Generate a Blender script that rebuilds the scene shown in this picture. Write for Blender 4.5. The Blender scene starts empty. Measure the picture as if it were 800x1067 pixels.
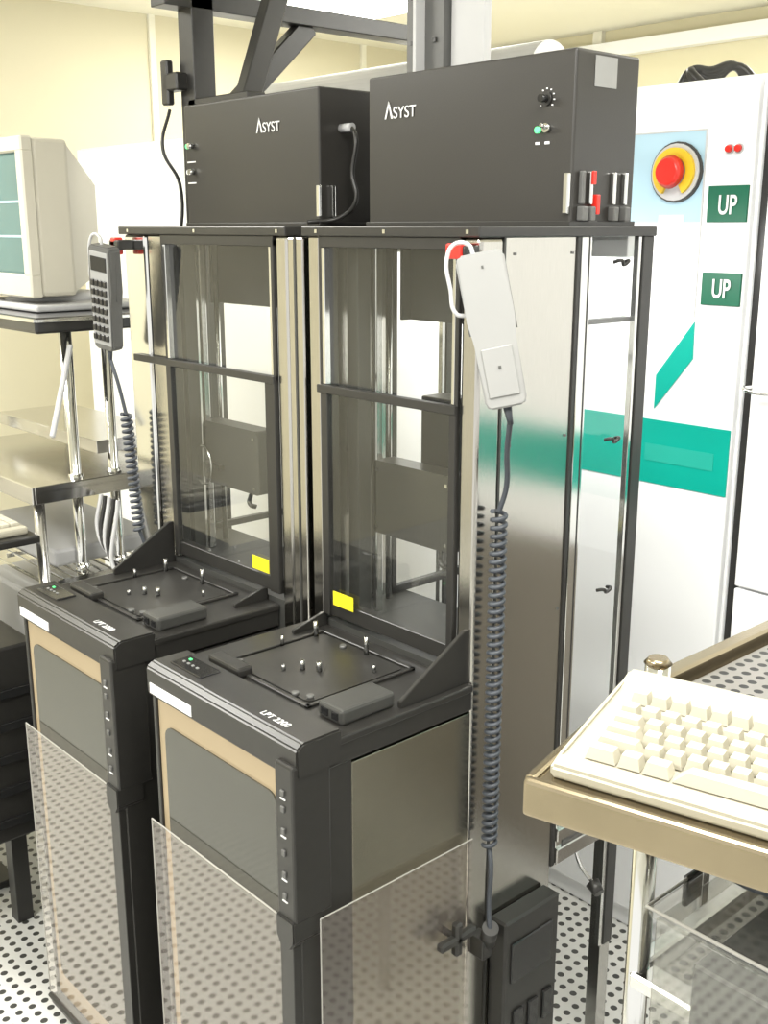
import bpy, bmesh, math, random
from mathutils import Vector, Matrix, Euler
random.seed(3)
scene = bpy.context.scene
COL = scene.collection

# ---------------------------------------------------------------- materials
def mat(name, col, rough=0.5, metal=0.0, noise=0.0, nscale=20.0, stretch=None, bump=0.0, spec=0.5, emis=None, es=0.0):
    m = bpy.data.materials.new(name); m.use_nodes = True
    nt = m.node_tree; b = nt.nodes['Principled BSDF']
    b.inputs['Base Color'].default_value = (*col, 1)
    b.inputs['Roughness'].default_value = rough
    b.inputs['Metallic'].default_value = metal
    b.inputs['Specular IOR Level'].default_value = spec
    if emis:
        b.inputs['Emission Color'].default_value = (*emis, 1)
        b.inputs['Emission Strength'].default_value = es
    tc = nt.nodes.new('ShaderNodeTexCoord')
    mp = nt.nodes.new('ShaderNodeMapping')
    if stretch: mp.inputs['Scale'].default_value = stretch
    n = nt.nodes.new('ShaderNodeTexNoise'); n.inputs['Scale'].default_value = nscale
    n.inputs['Detail'].default_value = 4
    nt.links.new(tc.outputs['Object'], mp.inputs[0]); nt.links.new(mp.outputs[0], n.inputs['Vector'])
    r = nt.nodes.new('ShaderNodeMapRange')
    r.inputs['To Min'].default_value = 1 - noise; r.inputs['To Max'].default_value = 1 + noise
    nt.links.new(n.outputs['Fac'], r.inputs['Value'])
    mx = nt.nodes.new('ShaderNodeVectorMath'); mx.operation = 'SCALE'
    mx.inputs[0].default_value = col
    nt.links.new(r.outputs[0], mx.inputs['Scale'])
    nt.links.new(mx.outputs[0], b.inputs['Base Color'])
    if bump > 0:
        bp = nt.nodes.new('ShaderNodeBump'); bp.inputs['Strength'].default_value = bump
        bp.inputs['Distance'].default_value = 0.001
        nt.links.new(n.outputs['Fac'], bp.inputs['Height']); nt.links.new(bp.outputs[0], b.inputs['Normal'])
    return m

def clear(name, tint=(0.93,0.94,0.92), f0=0.05, haze=0.0, hazecol=(0.6,0.58,0.5), rough=0.02):
    """thin clear sheet, Schlick reflectance that is the same from both faces"""
    m = bpy.data.materials.new(name); m.use_nodes = True
    nt = m.node_tree; nt.nodes.clear()
    out = nt.nodes.new('ShaderNodeOutputMaterial')
    t = nt.nodes.new('ShaderNodeBsdfTransparent'); t.inputs[0].default_value = (*tint, 1)
    g = nt.nodes.new('ShaderNodeBsdfGlossy'); g.inputs['Roughness'].default_value = rough
    g.inputs[0].default_value = (1,1,1,1)
    d = nt.nodes.new('ShaderNodeBsdfDiffuse'); d.inputs[0].default_value = (*hazecol, 1)
    geo = nt.nodes.new('ShaderNodeNewGeometry')
    dot = nt.nodes.new('ShaderNodeVectorMath'); dot.operation='DOT_PRODUCT'
    nt.links.new(geo.outputs['Normal'], dot.inputs[0]); nt.links.new(geo.outputs['Incoming'], dot.inputs[1])
    def mth(op,a=None,b=None):
        n = nt.nodes.new('ShaderNodeMath'); n.operation=op
        for i,v in enumerate((a,b)):
            if v is None: continue
            if isinstance(v,(int,float)): n.inputs[i].default_value=v
            else: nt.links.new(v, n.inputs[i])
        return n.outputs[0]
    ab = mth('ABSOLUTE', dot.outputs['Value'])
    inv = mth('SUBTRACT', 1.0, ab)
    pw = mth('POWER', inv, 5.0)
    f = mth('ADD', mth('MULTIPLY', pw, 1-f0), f0)
    mh = nt.nodes.new('ShaderNodeMixShader'); mh.inputs[0].default_value = haze
    nt.links.new(t.outputs[0], mh.inputs[1]); nt.links.new(d.outputs[0], mh.inputs[2])
    mx = nt.nodes.new('ShaderNodeMixShader')
    nt.links.new(f, mx.inputs[0]); nt.links.new(mh.outputs[0], mx.inputs[1]); nt.links.new(g.outputs[0], mx.inputs[2])
    nt.links.new(mx.outputs[0], out.inputs[0])
    return m

def perforated(name, base, hole, pitch=0.03, rad=0.27, rough=0.4, metal=0.0):
    m = mat(name, base, rough, metal)
    nt = m.node_tree; b = nt.nodes['Principled BSDF']
    tc = nt.nodes.new('ShaderNodeTexCoord')
    mp = nt.nodes.new('ShaderNodeMapping'); mp.inputs['Rotation'].default_value = (0,0,0)
    mp.inputs['Scale'].default_value = (1/pitch, 1/pitch, 0)
    nt.links.new(tc.outputs['Object'], mp.inputs[0])
    def cell(off):
        a = nt.nodes.new('ShaderNodeVectorMath'); a.operation='ADD'; a.inputs[1].default_value=(off,off,0)
        fr = nt.nodes.new('ShaderNodeVectorMath'); fr.operation='FRACTION'
        sb = nt.nodes.new('ShaderNodeVectorMath'); sb.operation='SUBTRACT'; sb.inputs[1].default_value=(.5,.5,0)
        ln = nt.nodes.new('ShaderNodeVectorMath'); ln.operation='LENGTH'
        lt = nt.nodes.new('ShaderNodeMath'); lt.operation='LESS_THAN'; lt.inputs[1].default_value=rad
        nt.links.new(mp.outputs[0], a.inputs[0]); nt.links.new(a.outputs[0], fr.inputs[0]); nt.links.new(fr.outputs[0], sb.inputs[0])
        nt.links.new(sb.outputs[0], ln.inputs[0]); nt.links.new(ln.outputs['Value'], lt.inputs[0])
        return lt
    c1 = cell(0.0)
    mx = nt.nodes.new('ShaderNodeMix'); mx.data_type='RGBA'
    mx.inputs['A'].default_value = (*base,1); mx.inputs['B'].default_value = (*hole,1)
    nt.links.new(c1.outputs[0], mx.inputs['Factor'])
    nt.links.new(mx.outputs['Result'], b.inputs['Base Color'])
    return m

M = {}
M['black'] = mat('black_anodised', (0.024,0.023,0.021), 0.34, 0.0, 0.15, 60, bump=0.05)
M['gloss'] = mat('black_gloss', (0.02,0.02,0.02), 0.12, 0.0, 0.1, 10)
M['tinted'] = mat('tinted_window', (0.045,0.045,0.036), 0.08, 0.0, 0.1, 10, spec=0.9)
M['box'] = mat('charcoal_powdercoat', (0.029,0.027,0.024), 0.34, 0.0, 0.15, 400, bump=0.15)
M['dark'] = mat('dark_grey', (0.05,0.05,0.046), 0.45, 0.0, 0.1, 15)
M['grey'] = mat('mid_grey', (0.12,0.12,0.115), 0.45, 0.2, 0.1, 30)
M['sticker'] = mat('grey_sticker', (0.26,0.26,0.25), 0.45, 0.0, 0.1, 30)
M['gripper'] = mat('gripper_cover', (0.035,0.034,0.03), 0.3, 0.0, 0.1, 30)
M['lgrey'] = mat('light_grey_paint', (0.5,0.5,0.5), 0.45, 0.0, 0.06, 6)
M['steelv'] = mat('brushed_steel', (0.52,0.505,0.47), 0.15, 1.0, 0.16, 30, stretch=(60,60,1.0), bump=0.08)
M['steelh'] = mat('brushed_steel_panel', (0.38,0.36,0.295), 0.26, 1.0, 0.16, 25, stretch=(1,1,60), bump=0.08)
M['shelfsteel'] = mat('stainless_shelf', (0.56,0.55,0.53), 0.2, 1.0, 0.12, 8, bump=0.05)
M['chrome'] = mat('polished_metal', (0.72,0.72,0.70), 0.12, 1.0, 0.05, 10)
M['pin'] = mat('pin_steel', (0.33,0.33,0.32), 0.2, 1.0, 0.05, 10)
M['gold'] = mat('champagne_panel', (0.38,0.30,0.19), 0.45, 0.15, 0.05, 10)
M['bronze'] = mat('stainless_edge_warm', (0.34,0.285,0.19), 0.24, 0.9, 0.15, 12)
M['white'] = mat('white_enamel', (0.92,0.93,0.94), 0.3, 0.0, 0.02, 3)
M['lower'] = mat('dark_reflect_grey', (0.22,0.20,0.17), 0.4, 0.0, 0.05, 3)  # dark tone for the added panels mirrored in the steel side
M['paleblue'] = mat('pale_blue', (0.40,0.58,0.68), 0.35, 0.0, 0.03, 3)
M['green'] = mat('teal_green', (0.0,0.36,0.28), 0.35, 0.0, 0.05, 5)
M['greenlt'] = mat('teal_text_faded', (0.02,0.38,0.30), 0.35, 0.0, 0.05, 5)
M['dgreen'] = mat('sign_green', (0.0,0.11,0.055), 0.4, 0.0, 0.05, 5)
M['red'] = mat('red_plastic', (0.7,0.03,0.02), 0.3, 0.0, 0.05, 5)
M['yellow'] = mat('yellow_label', (0.82,0.70,0.02), 0.5, 0.0, 0.05, 5)
M['yring'] = mat('estop_yellow', (0.75,0.5,0.02), 0.5, 0.0, 0.05, 5)
M['beige'] = mat('beige_plastic', (0.55,0.52,0.43), 0.45, 0.0, 0.05, 8)
M['keybody'] = mat('ivory_plastic', (0.41,0.385,0.305), 0.45, 0.0, 0.04, 8)
M['key'] = mat('ivory_keys', (0.50,0.475,0.39), 0.4, 0.0, 0.04, 40)
M['phone'] = mat('handset_grey', (0.32,0.32,0.312), 0.4, 0.0, 0.04, 8)
M['rubber'] = mat('grey_rubber', (0.055,0.062,0.074), 0.45, 0.0, 0.1, 30)
M['wall'] = mat('cream_wall', (0.72,0.67,0.47), 0.6, 0.0, 0.04, 1.5)
M['wall2'] = mat('cream_wall_left', (0.69,0.645,0.48), 0.6, 0.0, 0.04, 1.5)
M['ceil'] = mat('ceiling_paint', (0.85,0.83,0.72), 0.7, 0.0, 0.02, 2)
M['label'] = mat('white_label', (0.72,0.72,0.72), 0.5, 0.0, 0.1, 120)
M['screen'] = mat('crt_glass', (0.05,0.11,0.11), 0.12, 0.0, 0.3, 5, emis=(0.14,0.30,0.28), es=0.25)
M['led'] = mat('green_led', (0.1,0.8,0.2), 0.3, emis=(0.1,1,0.3), es=1.0)
M['txt'] = mat('white_print', (0.8,0.8,0.8), 0.5)
M['glass'] = clear('window_glass', (0.91,0.92,0.90), 0.075, 0.015, (0.7,0.7,0.66))
M['sideglass'] = clear('side_glass', (0.98,0.99,0.99), 0.05, 0.02, (0.8,0.8,0.8))
M['acryl'] = clear('acrylic_cover', (0.93,0.90,0.87), 0.08, 0.11, (0.75,0.66,0.60), 0.03)
M['acryl2'] = clear('acrylic_box', (0.9,0.9,0.88), 0.07, 0.04, (0.7,0.7,0.68), 0.03)
M['acedge'] = mat('acrylic_edge', (0.36,0.35,0.32), 0.3)
M['floor'] = perforated('perforated_floor_tile', (0.66,0.66,0.63), (0.06,0.06,0.055), 0.03, 0.27, 0.3)
M['perf'] = perforated('perforated_shelf', (0.26,0.25,0.23), (0.02,0.02,0.02), 0.017, 0.3, 0.3, 0.5)
M['lamp'] = mat('lamp_diffuser', (1,1,1), 0.5, emis=(1,0.98,0.93), es=3.0)

# ---------------------------------------------------------------- helpers
def group(name, loc=(0,0,0), rot=(0,0,0), parent=None):
    e = bpy.data.objects.new(name, None); COL.objects.link(e)
    e.location = loc; e.rotation_euler = rot; e.empty_display_size = 0.1
    if parent: e.parent = parent
    return e

def mk(name, bm, m, parent=None, smooth=False):
    bmesh.ops.recalc_face_normals(bm, faces=bm.faces[:])
    me = bpy.data.meshes.new(name); bm.to_mesh(me); bm.free()
    if smooth:
        for p in me.polygons: p.use_smooth = True
    me.materials.append(m if not isinstance(m, str) else M[m])
    o = bpy.data.objects.new(name, me); COL.objects.link(o)
    if parent: o.parent = parent
    return o

def addbox(bm, x0,x1,y0,y1,z0,z1, bev=0.0, seg=2):
    r = bmesh.ops.create_cube(bm, size=1)
    vs = r['verts']
    bmesh.ops.scale(bm, vec=(abs(x1-x0),abs(y1-y0),abs(z1-z0)), verts=vs)
    bmesh.ops.translate(bm, vec=((x0+x1)/2,(y0+y1)/2,(z0+z1)/2), verts=vs)
    if bev > 0:
        es = list({e for v in vs for e in v.link_edges})
        bmesh.ops.bevel(bm, geom=es, offset=bev, segments=seg, affect='EDGES', profile=0.5)

def box(p, name, x0,x1,y0,y1,z0,z1, m, bev=0.0015, seg=2):
    bm = bmesh.new(); addbox(bm, x0,x1,y0,y1,z0,z1,bev,seg)
    return mk(name, bm, m, p)

def boxes(p, name, lst, m, bev=0.001):
    bm = bmesh.new()
    for b in lst: addbox(bm, *b, bev, 1)
    return mk(name, bm, m, p)

def addcyl(bm, p1, p2, r, r2=None, seg=20):
    p1=Vector(p1); p2=Vector(p2); d=p2-p1
    rot = d.to_track_quat('Z','Y').to_matrix().to_4x4()
    bmesh.ops.create_cone(bm, cap_ends=True, segments=seg, radius1=r, radius2=r if r2 is None else r2, depth=d.length,
        matrix=Matrix.Translation((p1+p2)/2) @ rot)

def cyl(p, name, p1, p2, r, m, r2=None, seg=24):
    bm = bmesh.new(); addcyl(bm,p1,p2,r,r2,seg)
    o = mk(name,bm,m,p)
    for f in o.data.polygons: f.use_smooth = len(f.vertices)==4
    return o

def beam(p, name, p1, p2, w, h, m, up='Y'):
    p1=Vector(p1); p2=Vector(p2); d=p2-p1
    bm = bmesh.new()
    addbox(bm,-w/2,w/2,-h/2,h/2,-d.length/2,d.length/2,0.003,1)
    rot = d.to_track_quat('Z','X').to_matrix().to_4x4()
    bmesh.ops.transform(bm, matrix=Matrix.Translation((p1+p2)/2)@rot, verts=bm.verts[:])
    return mk(name,bm,m,p)

def prism(p, name, pts, axis, a0, a1, m, bev=0.0):
    bm = bmesh.new()
    def v3(u,v,a):
        return {'X':(a,u,v),'Y':(u,a,v),'Z':(u,v,a)}[axis]
    A=[bm.verts.new(v3(u,v,a0)) for u,v in pts]; B=[bm.verts.new(v3(u,v,a1)) for u,v in pts]
    bm.faces.new(A); bm.faces.new(B[::-1])
    n=len(pts)
    for i in range(n): bm.faces.new([A[i],A[(i+1)%n],B[(i+1)%n],B[i]])
    if bev>0: bmesh.ops.bevel(bm, geom=bm.edges[:], offset=bev, segments=2, affect='EDGES')
    return mk(name,bm,m,p)

def rrect(x0,x1,z0,z1,r,n=5):
    pts=[]
    for cx,cz,a in ((x1-r,z1-r,0),(x0+r,z1-r,90),(x0+r,z0+r,180),(x1-r,z0+r,270)):
        for i in range(n+1):
            t=math.radians(a+90*i/n); pts.append((cx+r*math.cos(t),cz+r*math.sin(t)))
    return pts

def quad(p, name, pts, m):
    bm=bmesh.new(); bm.faces.new([bm.verts.new(q) for q in pts]); return mk(name,bm,m,p)

def tube(p, name, pts, r, m, smooth=True, cyc=False):
    cu = bpy.data.curves.new(name,'CURVE'); cu.dimensions='3D'; cu.bevel_depth=r; cu.bevel_resolution=3
    if smooth and len(pts)<40:
        s=cu.splines.new('BEZIER'); s.bezier_points.add(len(pts)-1)
        for b,q in zip(s.bezier_points,pts):
            b.co=q; b.handle_left_type='AUTO'; b.handle_right_type='AUTO'
        s.resolution_u=8
    else:
        s=cu.splines.new('POLY'); s.points.add(len(pts)-1)
        for b,q in zip(s.points,pts): b.co=(*q,1)
    s.use_cyclic_u=cyc; cu.use_fill_caps=True
    cu.materials.append(M[m])
    o=bpy.data.objects.new(name,cu); COL.objects.link(o)
    if p: o.parent=p
    return o

def helix(p1,p2,r,turns,per=14):
    p1=Vector(p1);p2=Vector(p2);d=(p2-p1);n=d.normalized()
    a=n.orthogonal().normalized(); b=n.cross(a)
    out=[]
    N=int(turns*per)
    for i in range(N+1):
        t=i/N; ang=2*math.pi*turns*t
        out.append(tuple(p1+d*t+a*r*math.cos(ang)+b*r*math.sin(ang)))
    return out

def text(p, name, s, loc, rot, size, m, ext=0.0005, align='LEFT'):
    cu=bpy.data.curves.new(name,'FONT'); cu.body=s; cu.size=size; cu.extrude=ext; cu.align_x=align
    cu.materials.append(M[m])
    o=bpy.data.objects.new(name,cu); COL.objects.link(o); o.location=loc; o.rotation_euler=rot
    if p:o.parent=p
    return o
RF=(math.pi/2,0,0)   # facing -Y

# ---------------------------------------------------------------- room shell
box(None,'floor',-5,3.2,-3,5.0,-0.05,0,'floor',0)
box(None,'wall_back',-5,3.2,4.4,4.5,0,2.56,'wall',0)
box(None,'wall_left',-4.5,-4.4,-3,4.4,0,2.56,'wall2',0)
box(None,'ceiling',-5,3.2,-3,5.0,2.56,2.62,'ceil',0)
g=group('trim_1')
boxes(g,'wall_panel_seams',[(-4.4,-4.385,y,y+0.03,0,2.56) for y in (0.2,1.4,2.6,3.8)],'ceil')
g=group('trim_2')
boxes(g,'back_wall_posts',[(x,x+0.05,4.37,4.4,0,2.56) for x in (-3.4,-2.2,-1.0,0.2)],'ceil')
boxes(g,'back_wall_rail',[(-4.4,3.2,4.34,4.4,2.44,2.5)],'white')
for i,(lx,ly,en) in enumerate([(-3.2,0.2,38),(-3.2,3.0,26),(-1.3,-0.9,64),(-0.9,3.2,38),(-0.35,0.75,28)]):
    g=group('ceiling_light_fixture')
    box(g,'housing',lx-0.62,lx+0.62,ly-0.32,ly+0.32,2.535,2.56,'white',0.004)
    box(g,'diffuser',lx-0.58,lx+0.58,ly-0.28,ly+0.28,2.528,2.536,'lamp',0)
    ld=bpy.data.lights.new('ceiling_lamp','AREA'); ld.shape='RECTANGLE'; ld.size=1.15; ld.size_y=0.55
    ld.energy=en; ld.color=(1,0.988,0.935)
    lo=bpy.data.objects.new('lamp',ld); COL.objects.link(lo); lo.location=(lx,ly,2.52); lo.parent=g

# ---------------------------------------------------------------- white equipment cabinet behind (Y=2.0)
YC=2.0
g=group('process_tool_cabinet')
box(g,'carcass',-3.95,-1.15,YC+0.02,YC+0.75,0.0,1.965,'white',0.004)
for i,(a,b) in enumerate([(-3.94,-3.15),(-3.14,-2.35),(-2.34,-1.75),(-1.74,-1.155)]):
    box(g,'door_panel_%d'%(i+1),a,b,YC,YC+0.02,0.06,1.96,'white',0.004)
boxes(g,'green_band',[(-1.74,-1.156,YC-0.002,YC,1.135,1.276)],'green',0)
boxes(g,'green_band_text',[(-1.36,-1.19,YC-0.003,YC-0.002,1.185,1.222)],'greenlt',0)
prism(g,'green_diagonal',[(-1.343,1.373),(-1.258,1.491),(-1.256,1.415),(-1.343,1.30)],'Y',YC-0.003,YC-0.0005,'green')
boxes(g,'blue_panel_face',[(-1.50,-1.262,YC-0.002,YC,1.80,1.868),(-1.50,-1.262,YC-0.0015,YC,1.69,1.80)],'paleblue',0)
boxes(g,'display_card',[(-1.36,-1.30,YC-0.004,YC-0.002,1.69,1.705)],'white',0)
boxes(g,'panel_outline',[(-1.262,-1.259,YC-0.003,YC,1.50,1.87),(-1.5,-1.262,YC-0.003,YC,1.867,1.87)],'lgrey',0)
ex,ez=-1.323,1.789
cyl(g,'estop_bezel',(ex,YC,ez),(ex,YC-0.008,ez),0.060,'dark')
cyl(g,'estop_plate',(ex,YC-0.008,ez),(ex,YC-0.012,ez),0.056,'lgrey')
bm=bmesh.new()
for k in range(28):
    a0=math.radians(-60+ k*300/28); a1=math.radians(-60+(k+1)*300/28)
    q=[]
    for r in (0.030,0.048):
        for a in (a0,a1): q.append((ex+r*math.cos(a), ez+r*math.sin(a)))
    va=[bm.verts.new((q[i][0],YC-0.020,q[i][1])) for i in (0,1,3,2)]
    vb=[bm.verts.new((q[i][0],YC-0.012,q[i][1])) for i in (0,1,3,2)]
    bm.faces.new(va)
    for i in range(4): bm.faces.new([va[i],va[(i+1)%4],vb[(i+1)%4],vb[i]])
mk('estop_yellow_ring',bm,'yring',g)
cyl(g,'estop_stem',(ex,YC-0.012,ez),(ex,YC-0.03,ez),0.020,'red')
cyl(g,'estop_mushroom',(ex,YC-0.03,ez),(ex,YC-0.045,ez),0.033,'red',0.024)
for i,xx in enumerate((-1.207,-1.187)):
    cyl(g,'indicator_bezel_%d'%i,(xx,YC,1.829),(xx,YC-0.004,1.829),0.0095,'lgrey')
    cyl(g,'indicator_%d'%i,(xx,YC-0.004,1.829),(xx,YC-0.012,1.829),0.0075,'red',0.006)
for i,(za,zb) in enumerate(((1.69,1.76),(1.527,1.592))):
    box(g,'direction_sign_%d'%i,-1.246,-1.158,YC-0.006,YC,za,zb,'dgreen',0.001)
    o=text(g,'sign_text_%d'%i,'UP',(-1.200,YC-0.008,za+0.016),RF,0.052,'label',align='CENTER'); o.scale=(0.66,1,1); o.data.offset=0.0008
for k in range(4):
    tube(g,'top_cable_%d'%k,[(-1.40+0.02*k,2.1,1.965),(-1.385,2.12,2.00),(-1.36,2.15,2.0-0.008*k),(-1.33,2.2,2.01),(-1.31+0.01*k,2.22,1.965)],0.009,'black')

g=group('process_tool_cabinet')
box(g,'carcass',-1.125,0.9,YC+0.03,YC+0.75,0.0,1.965,'white',0.004)
box(g,'side_gap_dark_fill',-1.15,-1.125,YC+0.03,YC+0.3,0,1.95,'black',0)  # black strip standing in for the dark gap between the cabinets
for i,(a,b) in enumerate([(-1.12,-0.35),(-0.34,0.4)]):
    box(g,'door_panel_%d'%(i+1),a,b,YC,YC+0.03,0.95,1.96,'white',0.004)
box(g,'lower_door_1',-1.12,-0.80,YC,YC+0.03,0.06,0.945,'white',0.004)
box(g,'dark_reflect_panel_1',-0.79,-0.35,YC,YC+0.03,0.06,0.945,'lower',0.004)  # added dark panel, darkens the lower reflection in the tower's steel side
box(g,'dark_reflect_panel_2',-0.34,0.4,YC,YC+0.03,0.06,0.945,'lower',0.004)  # second added dark panel for the same steel reflection
boxes(g,'green_band',[(-0.90,0.398,YC-0.002,YC,1.08,1.22)],'green',0)
tube(g,'latch',[(-1.12,YC,1.37),(-1.12,YC-0.03,1.37),(-1.09,YC-0.035,1.365),(-1.06,YC,1.36)],0.004,'chrome')

g=group('ventilation_duct')
bm=bmesh.new(); addcyl(bm,(-3.0,2.22,2.045),(-1.85,2.22,2.045),0.08,seg=32)
mk('duct',bm,'lgrey',g,False)
boxes(g,'duct_brackets',[(-2.8,-2.75,2.14,2.30,1.965,2.0),(-2.1,-2.05,2.14,2.30,1.965,2.0)],'lgrey')
g=group('junction_box')
box(g,'body',-0.95,-0.75,4.26,4.4,2.2,2.44,'lgrey',0.005)
box(g,'lid',-0.94,-0.76,4.25,4.262,2.21,2.43,'white',0.003)

# ---------------------------------------------------------------- wafer load port machines
Y0,Y1=0.835,1.18
TY1=1.60
def sheet(p,name,pts,zb,zt,m):
    bm=bmesh.new()
    lo=[bm.verts.new((x,y,zb)) for x,y in pts]; hi=[bm.verts.new((x,y,zt)) for x,y in pts]
    for i in range(len(pts)-1): bm.faces.new([lo[i],lo[i+1],hi[i+1],hi[i]])
    return mk(name,bm,m,p)
def wafer_loader(lx0,lx1,tx0,tx1,bx0,bx1,leftcol,logo_u,internal_dx,main):
    g=group('wafer_load_port_station')
    # --- lower cabinet
    box(g,'plinth',lx0,lx1,Y0,Y1,0.0,0.045,'black',0.003)
    box(g,'core',lx0+0.012,lx1-0.012,Y0+0.02,Y1-0.004,0.045,0.925,'dark',0)
    box(g,'front_panel',lx0+0.010,lx1-0.038,Y0,Y0+0.02,0.06,0.927,'gold',0.002)
    prism(g,'front_window',rrect(lx0+0.033,lx1-0.056,0.12,0.884,0.022),'Y',Y0-0.003,Y0+0.001,'tinted')
    box(g,'left_edge_trim',lx0,lx0+0.010,Y0-0.004,Y1-0.01,0.045,0.93,'black',0.002)
    box(g,'side_panel',lx1-0.010,lx1,Y0+0.092,Y1-0.003,0.045,0.925,'steelh' if main else 'black',0.001)
    box(g,'side_post',lx1-0.038,lx1,Y0-0.006,Y0+0.092,0.045,0.93,'black',0.002)
    box(g,'front_post',lx1-0.038,lx1+0.004,Y0-0.020,Y0+0.05,0.705,0.955,'black',0.004)
    prism(g,'front_post_foot',[(lx1-0.038,0.71),(lx1+0.004,0.71),(lx1+0.004,0.675),(lx1-0.006,0.66),(lx1-0.028,0.66),(lx1-0.038,0.675)],'Y',Y0-0.024,Y0+0.03,'black',0.002)
    boxes(g,'post_buttons',[(lx1-0.022,lx1-0.014,Y0-0.023,Y0-0.019,z,z+0.010) for z in (0.74,0.775,0.81,0.845,0.88,0.905)],'grey')
    boxes(g,'post_marks',[(lx1-0.024,lx1-0.012,Y0-0.0215,Y0-0.0195,z,z+0.002) for z in (0.735,0.77,0.84,0.90)],'label',0)
    # --- platform
    box(g,'platform_skirt',lx0-0.003,lx1+0.003,Y0-0.010,Y1-0.002,0.930,0.964,'black',0.003)
    box(g,'platform_plate',lx0-0.006,lx1+0.006,Y0+0.065,Y1-0.002,0.962,0.975,'black',0.003)
    prism(g,'control_bar',[(Y0-0.012,0.935),(Y0+0.07,0.935),(Y0+0.07,0.988),(Y0+0.0,0.988),(Y0-0.012,0.980)],'X',lx0-0.002,lx1+0.006,'black',0.003)
    box(g,'control_bar_pad',lx0+0.03,lx0+0.12,Y0+0.015,Y0+0.055,0.987,0.991,'gloss',0.002)
    boxes(g,'control_leds',[(lx0+0.045+0.013*k,lx0+0.05+0.013*k,Y0+0.03,Y0+0.034,0.991,0.9925) for k in range(4)],'sticker',0)
    boxes(g,'control_led_green',[(lx0+0.045,lx0+0.05,Y0+0.042,Y0+0.046,0.991,0.9925)],'led',0)
    text(g,'platform_label','LPT 2200',(lx1-0.115,Y0+0.012,0.989),(0,0,0),0.017,'label')
    boxes(g,'front_sticker',[(lx0+0.010,lx0+0.135,Y0-0.0135,Y0-0.0115,0.937,0.955)],'label',0)
    cx=(lx0+lx1)/2; cy=1.03
    px0,px1,py0,py1=cx-0.14,cx+0.10,0.925,1.15
    boxes(g,'port_rim',[(px0,px1,py0,py0+0.008,0.975,0.980),(px0,px1,py1-0.008,py1,0.975,0.980),
                        (px0,px0+0.008,py0,py1,0.975,0.980),(px1-0.008,px1,py0,py1,0.975,0.980)],'black')
    prism(g,'port_door',rrect(px0+0.014,px1-0.014,py0+0.014,py1-0.014,0.012),'Z',0.975,0.978,'black')
    for k,(dx,dy,h,r) in enumerate([(-0.012,-0.01,0.014,0.005),(0.012,0.006,0.014,0.005),(0.01,0.11,0.030,0.0045),(-0.115,0.10,0.026,0.005),(-0.03,-0.035,0.008,0.004),(0.075,0.07,0.010,0.0035),(-0.12,0.03,0.016,0.0035)]):
        cyl(g,'registration_pin_%d'%k,(cx+dx-0.01,cy+dy-0.01,0.976),(cx+dx-0.01,cy+dy-0.01,0.980+h),r,'pin',r*0.8,16)
    for k,(dx,dy) in enumerate([(-0.115,-0.08),(0.075,-0.08),(-0.05,0.09),(0.05,-0.09)]):
        cyl(g,'cap_screw_%d'%k,(cx+dx,cy+dy,0.977),(cx+dx,cy+dy,0.983),0.006,'grey',None,12)
    box(g,'latch_block',lx0+0.05,lx0+0.14,Y0+0.075,Y0+0.105,0.975,0.993,'black',0.005)
    box(g,'latch_block_right',lx1-0.075,lx1-0.018,0.925,1.03,0.975,1.000,'dark',0.005)
    boxes(g,'latch_block_recess',[(lx1-0.065,lx1-0.05,0.9225,0.925,0.982,0.993),(lx1-0.04,lx1-0.028,0.9225,0.925,0.982,0.993)],'gloss',0)
    sx = lx1-0.014 if main else lx0+0.004
    prism(g,'gusset',[(1.03,0.975),(Y1-0.002,0.975),(Y1-0.002,1.065),(Y1-0.012,1.065),(1.03,0.986)],'X',sx,sx+0.008,'black',0.001)
    sx = lx0+0.03 if main else lx1-0.04
    prism(g,'low_gusset',[(1.10,0.975),(Y1-0.002,0.975),(Y1-0.002,1.00),(Y1-0.012,1.00),(1.10,0.982)],'X',sx,sx+0.008,'black',0.001)
    # --- clear guards mounted close to the cabinet
    ya=Y0-0.016; xa0=lx0-0.004; xa1=lx1-0.020; zb,zt=0.05,0.70
    sheet(g,'acrylic_guard_front',[(xa0,ya),(xa1,ya)],zb,zt,'acryl')
    tube(g,'guard_edge_top',[(xa0,ya,zt),(xa1-0.02,ya,zt)],0.0012,'acedge',False)
    tube(g,'guard_edge_left',[(xa0,ya,zb),(xa0,ya,zt)],0.0012,'acedge',False)
    tube(g,'guard_bottom_rail',[(xa0,ya,zb),(xa1,ya,zb)],0.006,'black',False)
    boxes(g,'guard_brackets',[(xa0,lx1-0.01,ya+0.001,Y0+0.01,0.03,0.05)],'black')
    boxes(g,'guard_retaining_strip',[(lx1-0.034,lx1-0.002,ya-0.004,Y0,0.045,0.665)],'black')
    if main:
        xs=lx1+0.012
        sheet(g,'acrylic_guard_side',[(xs,Y0+0.02),(xs,Y1-0.004)],zb,zt+0.003,'acryl')
        tube(g,'guard_side_edge_top',[(xs,Y0+0.02,zt+0.003),(xs,Y1-0.004,zt+0.003)],0.0012,'acedge',False)
        tube(g,'guard_side_edge_front',[(xs,Y0+0.02,zb),(xs,Y0+0.02,zt+0.003)],0.0012,'acedge',False)
        boxes(g,'guard_side_rail',[(lx1,xs+0.002,Y0+0.02,Y1-0.004,0.03,0.05)],'black')
        cyl(g,'guard_knob_axle',(lx1,1.127,0.546),(lx1+0.035,1.127,0.546),0.006,'black')
        boxes(g,'guard_knob',[(lx1+0.020,lx1+0.036,1.085,1.169,0.538,0.554),(lx1+0.020,lx1+0.036,1.119,1.135,0.515,0.577)],'black',0.004)
    # --- tower
    box(g,'tower_lower_body',tx0+0.002,tx1-0.004,Y1,1.398,0.03,0.985,'dark',0)
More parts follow.
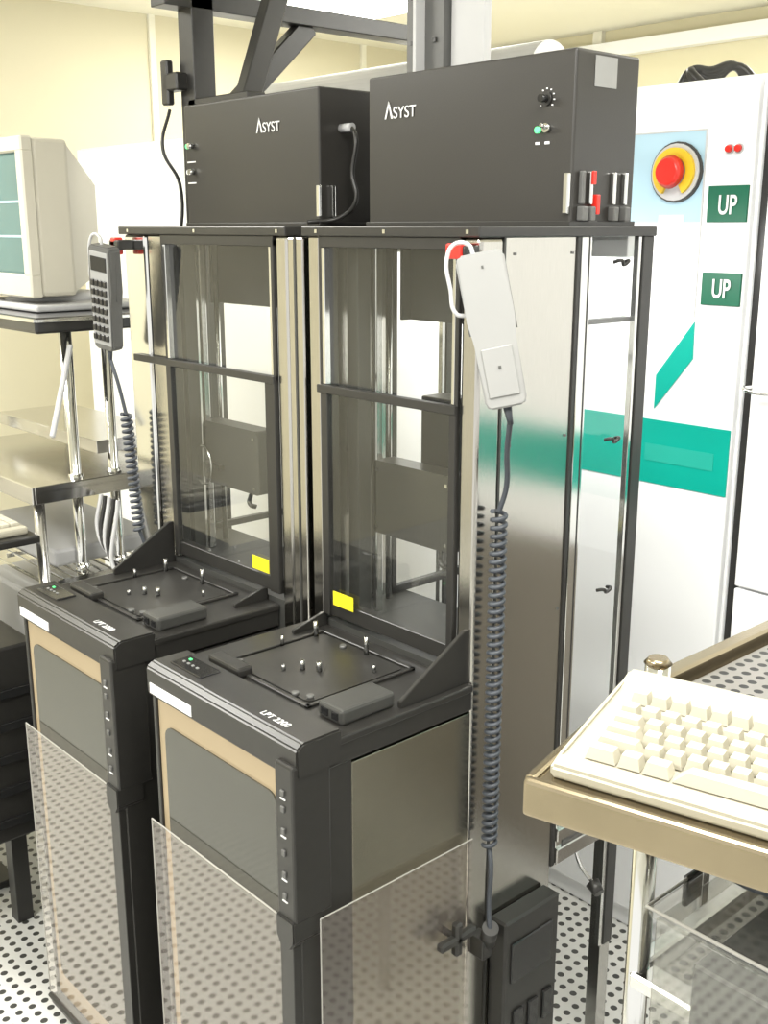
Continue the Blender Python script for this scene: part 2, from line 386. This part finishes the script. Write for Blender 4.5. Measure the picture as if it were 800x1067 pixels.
    box(g,'tower_top_plate',tx0-0.008,tx1+0.006,Y1-0.012,TY1+0.004,1.666,1.682,'black',0.002)
    box(g,'side_skin',tx1-0.004,tx1,Y1+0.05,1.397,0.03,1.666,'steelv',0.0008)
    box(g,'front_column',tx1-0.035,tx1+0.001,Y1-0.004,Y1+0.048,0.03,1.666,'steelv',0.006,3)
    boxes(g,'column_seam',[(tx1-0.002,tx1+0.0015,Y1+0.047,Y1+0.051,0.03,1.666)],'dark',0)
    boxes(g,'side_frame',[(tx1-0.014,tx1+0.003,1.397,1.406,0.55,1.666),(tx1-0.014,tx1+0.003,1.425,1.430,0.55,1.666),
                          (tx1-0.014,tx1+0.004,1.572,TY1,0.30,1.666),
                          (tx1-0.014,tx1+0.003,1.40,TY1,0.775,0.787)],'black')
    boxes(g,'side_frame_bright',[(tx1-0.012,tx1+0.004,1.407,1.424,0.55,1.666),(tx1-0.010,tx1+0.001,1.43,1.436,0.787,1.666),(tx1-0.01,tx1+0.001,1.562,1.571,0.3,1.666)],'chrome')
    if main:
        boxes(g,'side_rail',[(tx1-0.03,tx1-0.012,1.43,1.57,1.525,1.533)],'grey')
        quad(g,'side_glass',[(tx1-0.005,1.43,0.787),(tx1-0.005,1.572,0.787),(tx1-0.005,1.572,1.66),(tx1-0.005,1.43,1.66)],'sideglass')
        for k,zz in enumerate((1.625,1.33,1.06)):
            tube(g,'clip_%d'%k,[(tx1,1.495,zz),(tx1+0.012,1.50,zz+0.003),(tx1+0.010,1.51,zz-0.004),(tx1+0.012,1.52,zz+0.002),(tx1,1.525,zz)],0.003,'black')
        boxes(g,'skin_screws',[(tx1,tx1+0.002,y,y+0.004,z,z+0.004) for y in (1.25,1.385) for z in (1.64,1.35,1.05,0.75,0.45)],'grey',0)
    # left side
    box(g,'left_skin',tx0,tx0+0.004,Y1+0.03,1.36,0.03,1.666,'steelv',0.0008)
    boxes(g,'left_frame',[(tx0,tx0+0.014,1.36,1.372,0.985,1.666),(tx0,tx0+0.014,1.585,TY1,0.3,1.666),(tx0,tx0+0.014,1.36,TY1,0.985,1.0)],'black')
    if main:
        box(g,'left_front_column',tx0,tx0+leftcol,Y1-0.004,Y1+0.03,0.985,1.666,'steelv',0.003)
    else:
        box(g,'left_front_column',tx0,tx0+0.085,Y1-0.004,Y1+0.03,0.985,1.666,'chrome',0.006)
        box(g,'left_front_column_inner',tx0+0.090,tx0+leftcol,Y1+0.0,Y1+0.03,0.985,1.666,'steelv',0.004)
    boxes(g,'left_front_trim',[(tx0+leftcol,tx0+leftcol+0.008,Y1-0.006,Y1+0.03,1.0,1.666)],'black')
    wx0,wx1=tx0+leftcol+0.008, tx1-0.036
    boxes(g,'window_frame',[(wx0,wx1,Y1-0.008,Y1+0.012,1.0,1.028),(wx0,wx1,Y1-0.008,Y1+0.008,1.648,1.666),
            (tx0+0.03,wx1,Y1-0.014,Y1+0.0,1.404,1.418),
            (wx0,wx0+0.018,Y1-0.012,Y1,1.0,1.41),(wx1-(0.014 if main else 0.03),wx1,Y1-0.012,Y1,1.0,1.41),
            (wx1-0.008,wx1,Y1-0.008,Y1,1.41,1.66)],'black')
    boxes(g,'window_frame_bright',[(wx0,wx0+0.008,Y1-0.006,Y1+0.006,1.418,1.648),(wx1-0.016,wx1-0.009,Y1-0.006,Y1+0.004,1.418,1.648)],'chrome')
    quad(g,'upper_glass',[(wx0,Y1+0.004,1.40),(wx1,Y1+0.004,1.40),(wx1,Y1+0.004,1.66),(wx0,Y1+0.004,1.66)],'glass')
    quad(g,'lower_glass',[(wx0,Y1-0.006,1.02),(wx1,Y1-0.006,1.02),(wx1,Y1-0.006,1.41),(wx0,Y1-0.006,1.41)],'glass')
    boxes(g,'warning_label',[(wx0+0.03,wx0+0.085,Y1-0.0135,Y1-0.0125,1.024,1.050)],'yellow',0) if main else \
      boxes(g,'warning_label',[(wx1-0.085,wx1-0.03,Y1-0.0135,Y1-0.0125,1.035,1.062)],'yellow',0)
    # interior
    box(g,'upper_housing',tx0+0.016,tx1-0.04,1.395,1.41,1.515,1.664,'dark',0.002)
    box(g,'upper_housing_side',tx0+0.016,tx0+0.024,1.375,1.58,1.515,1.664,'dark',0.002)
    dx=internal_dx
    box(g,'elevator_post',-1.475+dx,-1.445+dx,1.24,1.27,0.985,1.664,'dark',0.002)
    box(g,'elevator_rail',-1.44+dx,-1.43+dx,1.27,1.285,0.985,1.664,'chrome',0.002)
    cyl(g,'lead_screw',(-1.475+dx,1.34,0.985),(-1.475+dx,1.34,1.664),0.006,'chrome')
    prism(g,'gripper_housing',rrect(-1.444+dx,-1.235+dx,1.14,1.275,0.01),'Y',1.27,1.315,'gripper' if main else 'dark',0.002)
    boxes(g,'gripper_screws',[(-1.43+dx+a,-1.424+dx+a,1.267,1.27,b,b+0.006) for a in (0,0.175) for b in (1.15,1.255)],'chrome',0)
    if main:
        box(g,'gripper_motor',-1.41+dx,-1.335+dx,1.36,1.42,1.20,1.385,'black',0.003)
    else:
        rx,rz,ry=-1.985,1.18,1.255
        tube(g,'sensor_rim',[(rx+0.035*math.cos(t),ry,rz+0.042*math.sin(t)) for t in [k*2*math.pi/24 for k in range(24)]],0.003,'chrome',True,True)
        prism(g,'sensor_window',[(rx+0.034*math.cos(k*2*math.pi/24),rz+0.041*math.sin(k*2*math.pi/24)) for k in range(24)],'Y',ry-0.002,ry+0.002,'acryl2')
        box(g,'sensor_bracket',rx-0.004,rx+0.06,ry+0.003,ry+0.02,rz-0.006,rz+0.006,'black',0.001)
    tube(g,'gripper_clip',[(-1.26+dx,1.265,1.14),(-1.24+dx,1.25,1.125),(-1.235+dx,1.26,1.12)],0.005,'black')
    # added fill light with an unseen housing, brightens the cabinet behind the tower
    box(g,'rear_fill_housing',tx0+0.05,tx1-0.05,1.600,1.625,1.630,1.668,'white',0.002)
    ld=bpy.data.lights.new('rear_fill_light','AREA'); ld.shape='RECTANGLE'; ld.size=tx1-tx0-0.12; ld.size_y=0.03
    ld.energy=1.3 if main else 3.4; ld.color=(1,0.99,0.96)
    lo_=bpy.data.objects.new('rear_fill_light',ld); COL.objects.link(lo_)
    lo_.location=((tx0+tx1)/2,1.632,1.632); lo_.rotation_euler=(math.radians(46),0,0); lo_.parent=g
    # --- control box on top
    box(g,'controller_box',bx0,bx1,1.385,1.545,1.686,1.942,'box',0.004,3)
    box(g,'controller_base',bx0-0.003,bx1+0.003,1.38,1.55,1.680,1.690,'black',0.001)
    text(g,'box_letters','SYST',(bx0+logo_u+0.022,1.3835,1.868),RF,0.028,'txt',0.0004)
    lx=bx0+logo_u
    quad(g,'box_letter_a1',[(lx,1.3835,1.868),(lx+0.004,1.3835,1.868),(lx+0.013,1.3835,1.894),(lx+0.010,1.3835,1.898)],'txt')
    quad(g,'box_letter_a2',[(lx+0.017,1.3835,1.868),(lx+0.022,1.3835,1.868),(lx+0.0125,1.3835,1.896),(lx+0.0095,1.3835,1.894)],'txt')
    if main:
        for k,(yy,m2) in enumerate(((1.405,'grey'),(1.425,'chrome'),(1.485,'chrome'),(1.515,'chrome'))):
            box(g,'latch_tab_%d'%k,bx1,bx1+0.009,yy-0.004,yy+0.004,1.715,1.765,m2,0.002)
            box(g,'latch_foot_%d'%k,bx1,bx1+0.014,yy-0.006,yy+0.006,1.690,1.712,'grey',0.002)
        box(g,'connector_red',bx1+0.009,bx1+0.013,1.422,1.430,1.745,1.765,'red',0.001)
        box(g,'connector_red_2',bx1,bx1+0.012,1.435,1.443,1.700,1.73,'red',0.001)
        box(g,'front_bracket_tab',bx1-0.012,bx1-0.002,1.378,1.386,1.70,1.762,'chrome',0.002)
        boxes(g,'box_top_sticker',[(bx1+0.0002,bx1+0.001,1.43,1.485,1.89,1.935)],'sticker',0)
        kx=bx1-0.055
        cyl(g,'dial_ring',(kx,1.385,1.873),(kx,1.381,1.873),0.010,'black')
        cyl(g,'dial_knob',(kx,1.381,1.873),(kx,1.368,1.873),0.006,'gloss')
        for k in range(9):
            a=math.radians(-40+k*32.5)
            boxes(g,'dial_tick_%d'%k,[(kx+0.015*math.cos(a)-0.001,kx+0.015*math.cos(a)+0.001,1.383,1.385,1.873+0.015*math.sin(a)-0.001,1.873+0.015*math.sin(a)+0.001)],'txt',0)
        cyl(g,'power_led',(kx-0.015,1.385,1.828),(kx-0.015,1.380,1.828),0.005,'led')
        cyl(g,'toggle_nut',(kx+0.003,1.385,1.83),(kx+0.003,1.378,1.83),0.007,'chrome')
        cyl(g,'toggle_lever',(kx+0.003,1.378,1.83),(kx+0.003,1.368,1.834),0.003,'chrome')
        boxes(g,'toggle_marks',[(kx-0.02,kx-0.012,1.3835,1.3848,1.806,1.810),(kx-0.001,kx+0.008,1.3835,1.3848,1.806,1.810)],'txt',0)
    else:
        for k,(zz,mm) in enumerate(((1.855,'chrome'),(1.80,'led'))):
            cyl(g,'toggle_%d'%k,(bx0+0.03,1.385,zz),(bx0+0.03,1.372,zz),0.006,'chrome')
            cyl(g,'indicator_%d'%k,(bx0+0.012,1.385,zz),(bx0+0.012,1.380,zz),0.005,'led' if k==0 else 'label')
        boxes(g,'toggle_marks',[(bx0+0.008,bx0+0.04,1.3835,1.3848,1.82,1.823),(bx0+0.008,bx0+0.04,1.3835,1.3848,1.775,1.778)],'label',0)
        cyl(g,'plug',(bx1,1.44,1.868),(bx1+0.035,1.44,1.868),0.008,'lgrey')
        tube(g,'plug_cable',[(bx1+0.03,1.44,1.868),(bx1+0.05,1.435,1.85),(bx1+0.045,1.43,1.78),(bx1+0.055,1.43,1.73),(bx1+0.02,1.42,1.70),(bx1-0.01,1.36,1.69)],0.0045,'black')
        box(g,'side_latch_bracket',bx1-0.005,bx1+0.006,1.378,1.384,1.70,1.76,'chrome',0.002)
        box(g,'side_latch_tab',bx1,bx1+0.009,1.41,1.418,1.70,1.76,'chrome',0.002)
    boxes(g,'plate_screws',[(x,x+0.006,Y1-0.0135,Y1-0.012,1.671,1.677) for x in (tx0+0.03,(tx0+tx1)/2,tx1-0.02)],'chrome',0)
    return g

right=wafer_loader(-1.50,-1.10,-1.50,-1.10,-1.58,-1.105,0.03,0.045,0.0,True)
left=wafer_loader(-2.00,-1.615,-2.13,-1.56,-2.205,-1.725,0.15,0.275,-0.56,False)

boxes(right,'service_box',[(-1.099,-1.06,1.235,1.38,0.22,0.525)],'black',0.004)
boxes(right,'service_box_ports',[(-1.061,-1.055,1.26+0.04*k,1.285+0.04*k,0.28,0.34) for k in range(3)]+[(-1.061,-1.056,1.25,1.36,0.40,0.48)],'gloss',0.002)
boxes(right,'lower_frame',[(-1.13,-1.09,1.405,1.60,0.555,0.585),(-1.13,-1.09,1.405,1.60,0.60,0.625),(-1.13,-1.10,1.57,1.60,0.0,0.555)],'shelfsteel',0.002)
cyl(right,'lever_ball',(-1.07,1.49,0.49),(-1.05,1.485,0.48),0.014,'black',0.010)
tube(right,'lever_arm',[(-1.10,1.47,0.56),(-1.085,1.47,0.53),(-1.07,1.487,0.495)],0.004,'chrome')
box(right,'pendant_clip_base',-1.135,-1.10,1.145,1.176,1.640,1.655,'black',0.003)
box(right,'pendant_red_latch',-1.135,-1.105,1.14,1.165,1.636,1.658,'red',0.003)
box(left,'pendant_clip_base',-2.13,-2.09,1.14,1.176,1.635,1.655,'black',0.003)
box(left,'pendant_red_latch',-2.125,-2.105,1.14,1.160,1.625,1.660,'red',0.003)
g=group('mounting_column')
box(g,'column',-1.553,-1.51,Y1-0.008,Y1+0.05,0.0,1.664,'steelv',0.003)
boxes(g,'column_groove',[(-1.534,-1.530,Y1-0.010,Y1-0.007,0.9,1.664)],'dark',0)

# ---------------------------------------------------------------- overhead black steel frame
g=group('overhead_steel_frame')
XF=-2.32
boxes(g,'upright',[(XF-0.03,XF+0.03,1.47,1.53,0.0,2.5)],'black',0.002)
box(g,'long_beam',XF-0.03,XF+0.03,1.40,2.35,2.165,2.205,'black',0.002)
beam(g,'diagonal_brace_1',(XF,1.53,1.90),(XF,1.83,2.17),0.05,0.035,'black')
beam(g,'diagonal_brace_2',(XF+0.18,1.50,1.93),(XF+0.18,1.72,2.5),0.05,0.035,'black')
boxes(g,'cross_tie',[(XF,XF+0.24,1.47,1.52,1.93,1.97),(XF,XF+0.24,1.50,1.55,2.46,2.5)],'black',0.002)
boxes(g,'top_link',[(XF-0.03,XF+0.03,1.40,2.0,2.48,2.558)],'black',0.002)
boxes(g,'clamp',[(XF-0.06,XF+0.0,1.44,1.475,1.99,2.03),(XF-0.07,XF-0.04,1.44,1.46,1.96,2.06)],'black',0.004)
tube(g,'hanging_cable',[(XF-0.05,1.45,1.95),(XF-0.04,1.42,1.86),(XF-0.02,1.45,1.78),(XF-0.03,1.44,1.6)],0.004,'black')

g=group('ceiling_drop_bracket')
prism(g,'web',[(-1.66,1.555),(-1.56,1.555),(-1.56,1.60),(-1.566,1.60),(-1.566,1.563),(-1.654,1.563),(-1.654,1.60),(-1.66,1.60)],'Z',1.95,2.56,'grey')
box(g,'rib',-1.618,-1.610,1.53,1.556,1.95,2.56,'lgrey',0.001)
box(g,'flat_strip',-1.555,-1.47,1.57,1.59,1.93,2.56,'lgrey',0.002)
boxes(g,'bracket_bolts',[(x,x+0.008,1.550,1.556,z,z+0.008) for x in (-1.645,-1.585) for z in (2.02,2.1,2.2)],'black',0)
box(g,'foot',-1.68,-1.46,1.552,1.60,1.682,1.95,'grey',0.002)

# ---------------------------------------------------------------- teach pendants
def pendant(loc, rot, keys):
    g=group('handheld_pendant',loc,rot)
    pts=[(-0.034,0.105),(-0.028,0.112),(0.028,0.112),(0.034,0.105),(0.034,0.02),(0.030,-0.01),(0.030,-0.10),(0.024,-0.107),(-0.024,-0.107),(-0.030,-0.10),(-0.030,-0.01),(-0.034,0.02)]
    prism(g,'body',pts,'Y',-0.016,0.014,'phone' if not keys else 'grey',0.003)
    boxes(g,'seam',[(-0.0345,0.0345,-0.0015,0.0005,-0.0,0.10)],'grey',0)
    if keys:
        box(g,'key_panel',-0.027,0.027,-0.018,-0.015,-0.095,0.10,'phone',0.001)
        boxes(g,'display',[(-0.024,0.024,-0.0195,-0.017,0.06,0.09)],'gloss',0.001)
        boxes(g,'keys',[(-0.024+0.0125*i,-0.015+0.0125*i,-0.022,-0.017,-0.085+0.019*j,-0.072+0.019*j) for i in range(4) for j in range(7)],'black',0.001)
    else:
        boxes(g,'rear_ridge',[(-0.022,0.022,-0.0185,-0.015,-0.09,-0.02)],'phone',0.001)
        boxes(g,'rear_screws',[(-0.002,0.002,-0.0195,-0.018,-0.05,-0.046),(0.0,0.003,-0.017,-0.0155,0.09,0.094)],'grey',0)
    cyl(g,'strain_relief',(0,0,-0.106),(0,0,-0.135),0.0065,'rubber',0.004)
    tube(g,'hook',[(-0.034,0.0,0.03),(-0.046,0.0,0.035),(-0.048,0.0,0.07),(-0.044,0.0,0.115),(-0.030,0.0,0.13),(-0.012,0.0,0.125),(-0.008,0.0,0.11)],0.0032,'lgrey')
    return g
pendant((-1.046,1.15,1.537),(0,math.radians(-12),math.radians(42.6)),False)
pendant((-2.105,1.115,1.535),(math.radians(6),math.radians(8),math.radians(12)),True)

g=group('coiled_cord')
c0=Vector((-1.075,1.205,1.26))
top=Vector((-1.046,1.15,1.537))+Euler((0,math.radians(-12),math.radians(42.6))).to_matrix()@Vector((0,0,-0.13))
tube(g,'straight_lead',[tuple(top),(-1.045,1.185,1.36),(-1.062,1.205,1.30),tuple(c0)],0.0042,'rubber')
tube(g,'coil',helix(c0,(-1.072,1.200,0.69),0.0105,42),0.0038,'rubber',False)
tube(g,'tail',[(-1.072,1.200,0.69),(-1.058,1.19,0.66),(-1.062,1.192,0.58),(-1.055,1.19,0.53)],0.0042,'rubber')
cyl(g,'connector',(-1.055,1.19,0.545),(-1.075,1.205,0.50),0.014,'black')
box(g,'socket_block',-1.099,-1.066,1.185,1.210,0.475,0.515,'black',0.003)
g=group('coiled_cord')
top=Vector((-2.105,1.115,1.535))+Euler((math.radians(6),math.radians(8),math.radians(12))).to_matrix()@Vector((0,0,-0.13))
tube(g,'straight_lead',[tuple(top),(-2.11,1.13,1.36),(-2.10,1.14,1.29)],0.004,'rubber')
tube(g,'coil',helix((-2.10,1.14,1.29),(-2.09,1.15,1.03),0.010,20),0.004,'rubber',False)
tube(g,'tail',[(-2.09,1.15,1.03),(-2.08,1.16,0.98),(-2.06,1.165,0.8)],0.004,'rubber')

# ---------------------------------------------------------------- left: CRT monitor on rack
g=group('crt_monitor')
fy=1.13
mx0,mx1,mz0,mz1=-2.93,-2.50,1.517,1.885
boxes(g,'bezel',[(mx0,mx1,fy,fy+0.03,mz0,mz0+0.055),(mx0,mx1,fy,fy+0.03,mz1-0.035,mz1),(mx0,mx0+0.035,fy,fy+0.03,mz0+0.05,mz1-0.03),(mx1-0.035,mx1,fy,fy+0.03,mz0+0.05,mz1-0.03)],'beige',0.004)
box(g,'screen',mx0+0.03,mx1-0.03,fy+0.012,fy+0.05,mz0+0.05,mz1-0.03,'screen',0.01)
box(g,'front_shell',mx0+0.004,mx1-0.004,fy+0.028,fy+0.12,mz0+0.002,mz1-0.003,'beige',0.01)
bm=bmesh.new()
A=[(mx0+0.02,fy+0.12,mz0+0.01),(mx1-0.02,fy+0.12,mz0+0.01),(mx1-0.02,fy+0.12,mz1-0.01),(mx0+0.02,fy+0.12,mz1-0.01)]
B=[(mx0+0.13,fy+0.27,mz0+0.05),(mx1-0.17,fy+0.27,mz0+0.05),(mx1-0.17,fy+0.27,mz1-0.10),(mx0+0.13,fy+0.27,mz1-0.10)]
va=[bm.verts.new(q) for q in A]; vb=[bm.verts.new(q) for q in B]
bm.faces.new(va); bm.faces.new(vb[::-1])
for i in range(4): bm.faces.new([va[i],va[(i+1)%4],vb[(i+1)%4],vb[i]])
mk('rear_shell',bm,'beige',g)
boxes(g,'screen_window',[(mx1-0.2,mx1-0.05,fy+0.010,fy+0.0125,mz0+0.14,mz0+0.145),(mx1-0.2,mx1-0.05,fy+0.010,fy+0.0125,mz0+0.22,mz0+0.225)],'paleblue',0)
cyl(g,'tilt_base',((mx0+mx1)/2,fy+0.16,mz0-0.018),((mx0+mx1)/2,fy+0.16,mz0+0.003),0.13,'lgrey',0.10,32)
box(g,'foot_plate',mx0+0.04,mx1+0.02,fy+0.0,fy+0.30,mz0-0.032,mz0-0.016,'lgrey',0.005)

g=group('equipment_rack')
box(g,'top_tray',-3.0,-2.34,1.06,1.46,1.448,1.484,'gloss',0.006)
boxes(g,'tray_bright_edge',[(-3.0,-2.338,1.055,1.062,1.474,1.482),(-2.342,-2.335,1.06,1.46,1.474,1.482)],'chrome',0.001)
for k,(x,y) in enumerate([(-2.36,1.14),(-2.36,1.24),(-2.96,1.14),(-2.96,1.42),(-2.36,1.42)]):
    cyl(g,'post_%d'%k,(x,y,0.0),(x,y,1.456),0.0125,'chrome')
    for zz in (0.6,0.88,1.10):
        cyl(g,'post_collar_%d_%d'%(k,int(zz*100)),(x,y,zz-0.02),(x,y,zz+0.015),0.017,'chrome')
box(g,'work_shelf',-2.98,-2.28,1.0,1.42,1.095,1.108,'shelfsteel',0.004)
boxes(g,'work_shelf_rim',[(-2.98,-2.28,0.993,1.001,1.075,1.116),(-2.288,-2.28,1.0,1.42,1.075,1.116),(-2.98,-2.28,1.412,1.42,1.075,1.13)],'shelfsteel',0.002)
cyl(g,'shelf_leg',(-2.31,1.02,0.0),(-2.31,1.02,1.09),0.013,'shelfsteel')
box(g,'upper_work_shelf',-2.98,-2.36,1.20,1.44,1.165,1.178,'shelfsteel',0.003)
boxes(g,'upper_work_shelf_rim',[(-2.98,-2.355,1.196,1.202,1.155,1.186),(-2.362,-2.355,1.2,1.44,1.155,1.186)],'shelfsteel',0.001)
beam(g,'support_strut',(-2.34,1.14,1.42),(-2.30,1.06,1.22),0.012,0.012,'lgrey')
box(g,'low_shelf',-2.98,-2.30,1.06,1.42,0.30,0.325,'shelfsteel',0.003)
for zz in (0.60,0.88):
    boxes(g,'wire_shelf_%d'%int(zz*100),[(-2.98,-2.30,y,y+0.004,zz,zz+0.004) for y in [1.06+0.025*k for k in range(15)]]+[(x,x+0.006,1.05,1.42,zz-0.01,zz) for x in (-2.9,-2.6,-2.31)]+[(-2.98,-2.30,1.05,1.056,zz-0.03,zz-0.024),(-2.306,-2.30,1.05,1.42,zz-0.03,zz-0.024)],'chrome',0)
box(g,'stored_case',-2.9,-2.40,1.10,1.38,0.61,0.76,'lgrey',0.01)
box(g,'stored_tray',-2.85,-2.38,1.08,1.36,0.886,0.93,'lgrey',0.008)

g=group('keyboard_tray')
box(g,'tray',-2.95,-2.235,0.79,0.985,1.0,1.018,'black',0.004)
boxes(g,'tray_supports',[(-2.6,-2.57,0.88,0.91,0.0,1.0),(-2.64,-2.53,0.82,0.97,0.0,0.02)],'black',0.002)
g=group('computer_keyboard')
box(g,'body',-2.75,-2.26,0.82,0.97,1.018,1.036,'keybody',0.006)
boxes(g,'keys',[(-2.74+0.02*i,-2.723+0.02*i,0.83+0.022*j,0.848+0.022*j,1.036,1.043) for i in range(23) for j in range(6)],'key',0.001)

g=group('control_chassis')
box(g,'case',-2.95,-2.66,0.72,0.97,0.28,0.74,'black',0.006)
box(g,'case_front',-2.51,-2.28,0.72,0.97,0.28,0.76,'black',0.006)
boxes(g,'case_link',[(-2.70,-2.48,0.74,0.80,0.30,0.70)],'black',0.004)
boxes(g,'case_ribs',[(-2.281,-2.272,0.74,0.96,z,z+0.02) for z in (0.32,0.4,0.48,0.56,0.64)],'gloss')
boxes(g,'case_handles',[(-2.80,-2.77,0.70,0.722,0.35,0.65),(-2.45,-2.42,0.70,0.722,0.35,0.65)],'grey',0.003)
boxes(g,'case_feet',[(-2.93,-2.85,0.73,0.79,0,0.28),(-2.40,-2.36,0.73,0.77,0,0.28),(-2.93,-2.85,0.9,0.96,0,0.28),(-2.40,-2.36,0.9,0.94,0,0.28)],'black')
g=group('cable_bundle')
for k in range(5):
    tube(g,'cable_%d'%k,[(-2.26+0.02*k,1.15,1.08),(-2.25+0.02*k,1.13,1.0-0.02*k),(-2.2+0.01*k,1.14,0.93),(-2.16+0.01*k,1.16,0.85-0.02*k),(-2.2,1.2,0.0)],0.005,'black' if k%2 else 'lgrey')

# ---------------------------------------------------------------- right foreground rack
rack=group('wire_shelf_rack')
g=rack
RX0,RX1,RY0,RY1=-0.60,0.12,0.93,1.42
for k,(x,y,h) in enumerate([(RX0,RY0,1.235),(RX0,RY1,1.235),(RX1,RY0,1.235),(RX1,RY1,1.235)]):
    cyl(g,'post_%d'%k,(x,y,0.0),(x,y,h),0.0135,'chrome')
    cyl(g,'post_cap_%d'%k,(x,y,h),(x,y,h+0.006),0.0150,'bronze',0.010)
    cyl(g,'post_collar_%d'%k,(x,y,1.17),(x,y,1.215),0.0185,'chrome',0.0165)
for nm,zz in (('upper',1.21),('lower',0.86),('bottom',0.35)):
    box(g,nm+'_shelf',RX0+0.02,RX1-0.02,RY0+0.02,RY1-0.02,zz-0.012,zz,'perf',0.001)
    for j,(a,b) in enumerate([((RX0,RY0),(RX0,RY1)),((RX1,RY0),(RX1,RY1)),((RX0,RY0),(RX1,RY0)),((RX0,RY1),(RX1,RY1))]):
        beam(g,nm+'_rail_%d'%j,(a[0],a[1],zz-0.006),(b[0],b[1],zz-0.006),0.034 if j<2 else 0.02,0.034 if j>=2 else 0.02,'bronze' if nm=='upper' else 'chrome')
g=group('slide_out_tray',(-0.552,0.668,0),(0,0,math.radians(14.2)),rack)
box(g,'tray_top',0,0.62,0,0.225,1.205,1.213,'bronze',0.002)
box(g,'tray_front_edge',-0.004,0.62,-0.006,0.006,1.180,1.216,'bronze',0.004)
box(g,'tray_left_edge',-0.006,0.006,0,0.225,1.180,1.216,'bronze',0.004)
box(g,'tray_slide',0.06,0.09,0.03,0.24,1.185,1.205,'black',0.002)
g=group('computer_keyboard',(-0.543,0.683,1.214),(0,0,math.radians(14.2)))
prism(g,'body',[(0.0,0.0),(0.195,0.0),(0.195,0.034),(0.182,0.038),(0.165,0.034),(0.158,0.028),(0.022,0.012),(0.016,0.016),(0.0,0.012)],'X',0.0,0.47,'keybody',0.003)
bm=bmesh.new()
def key(x,w,row,d=0.0165):
    y=0.026+row*0.0195; z=0.0135+ (y-0.012)*0.112
    if row==5: y+=0.008; z+=0.001
    r=bmesh.ops.create_cube(bm,size=1); vs=r['verts']
    for v in vs:
        t = 0.76 if v.co.z>0 else 1.0
        v.co=Vector((x+w/2+v.co.x*w*t, y+d/2+v.co.y*d*t, z+0.0045+v.co.z*0.011))
for row in range(6):
    x=0.022
    if row==0:
        for w in (0.028,0.02,0.024): key(x,w,row); x+=w+0.0022
        key(x,0.105,row); x+=0.107
        for w in (0.024,0.02,0.02,0.026): key(x,w,row); x+=w+0.0022
    else:
        first={1:0.042,2:0.034,3:0.028,4:0.017,5:0.017}[row]
        key(x,first,row); x+=first+0.0022
        while x<0.290: key(x,0.0168,row); x+=0.019
    for k in range(3): key(0.315+0.019*k,0.0168,row)
    for k in range(4): key(0.380+0.019*k,0.0168,row)
mk('keys',bm,'key',g)

g=group('acrylic_storage_box')
bx=(-0.50,-0.12,0.80,1.12,0.862,1.04)
boxes(g,'walls',[(bx[0],bx[1],bx[2],bx[2]+0.005,bx[4],bx[5]),(bx[0],bx[1],bx[3]-0.005,bx[3],bx[4],bx[5]),(bx[0],bx[0]+0.005,bx[2],bx[3],bx[4],bx[5]),(bx[1]-0.005,bx[1],bx[2],bx[3],bx[4],bx[5])],'acryl2',0.002)
box(g,'lid',bx[0]-0.006,bx[1]+0.006,bx[2]-0.006,bx[3]+0.006,bx[5],bx[5]+0.012,'acryl2',0.005)
box(g,'base',bx[0]-0.004,bx[1]+0.004,bx[2]-0.004,bx[3]+0.004,bx[4]-0.004,bx[4]+0.010,'black',0.003)
tube(g,'lid_edge',[(bx[0]-0.006,bx[2]-0.006,bx[5]+0.012),(bx[1],bx[2]-0.006,bx[5]+0.012),(bx[1],bx[3],bx[5]+0.012),(bx[0]-0.006,bx[3]+0.006,bx[5]+0.012)],0.002,'acedge',False,True)
boxes(g,'latches',[(bx[0]-0.010,bx[0]-0.004,0.86,0.89,1.02,1.055),(bx[0]-0.010,bx[0]-0.004,1.02,1.05,1.02,1.055)],'black',0.002)
boxes(g,'contents_white',[(-0.40,-0.25,0.88,1.00,0.98,1.0)],'label',0.004)
boxes(g,'contents_dark',[(-0.48,-0.20,0.84,1.08,0.872,0.98)],'dark',0.003)
g=group('power_adapter')
box(g,'brick',-0.47,-0.36,0.93,1.06,1.053,1.10,'black',0.006)
box(g,'brick_cap',-0.465,-0.365,0.90,0.935,1.056,1.085,'black',0.006)
tube(g,'lead_1',[(-0.47,0.98,1.075),(-0.53,0.96,1.07),(-0.56,0.95,1.12),(-0.55,0.99,1.185)],0.005,'rubber')
tube(g,'lead_2',[(-0.40,0.93,1.075),(-0.42,0.88,1.07),(-0.49,0.87,1.09),(-0.52,0.90,1.15)],0.005,'rubber')

# ---------------------------------------------------------------- world + camera
w=bpy.data.worlds.new('room_ambient'); scene.world=w; w.use_nodes=True
nt=w.node_tree; bg=nt.nodes['Background']
bg.inputs[0].default_value=(1.0,0.99,0.945,1); bg.inputs[1].default_value=1.0

cd=bpy.data.cameras.new('camera'); cam=bpy.data.objects.new('camera',cd); COL.objects.link(cam)
cam.location=(0,0,1.68)
cam.rotation_euler=(math.radians(90-14.7),0,math.radians(48))
cd.sensor_fit='VERTICAL'; cd.sensor_height=24; cd.sensor_width=18; cd.lens=24*1130/1067
cd.clip_start=0.02
scene.camera=cam
scene.view_settings.view_transform='Standard'
scene.view_settings.exposure=0.38
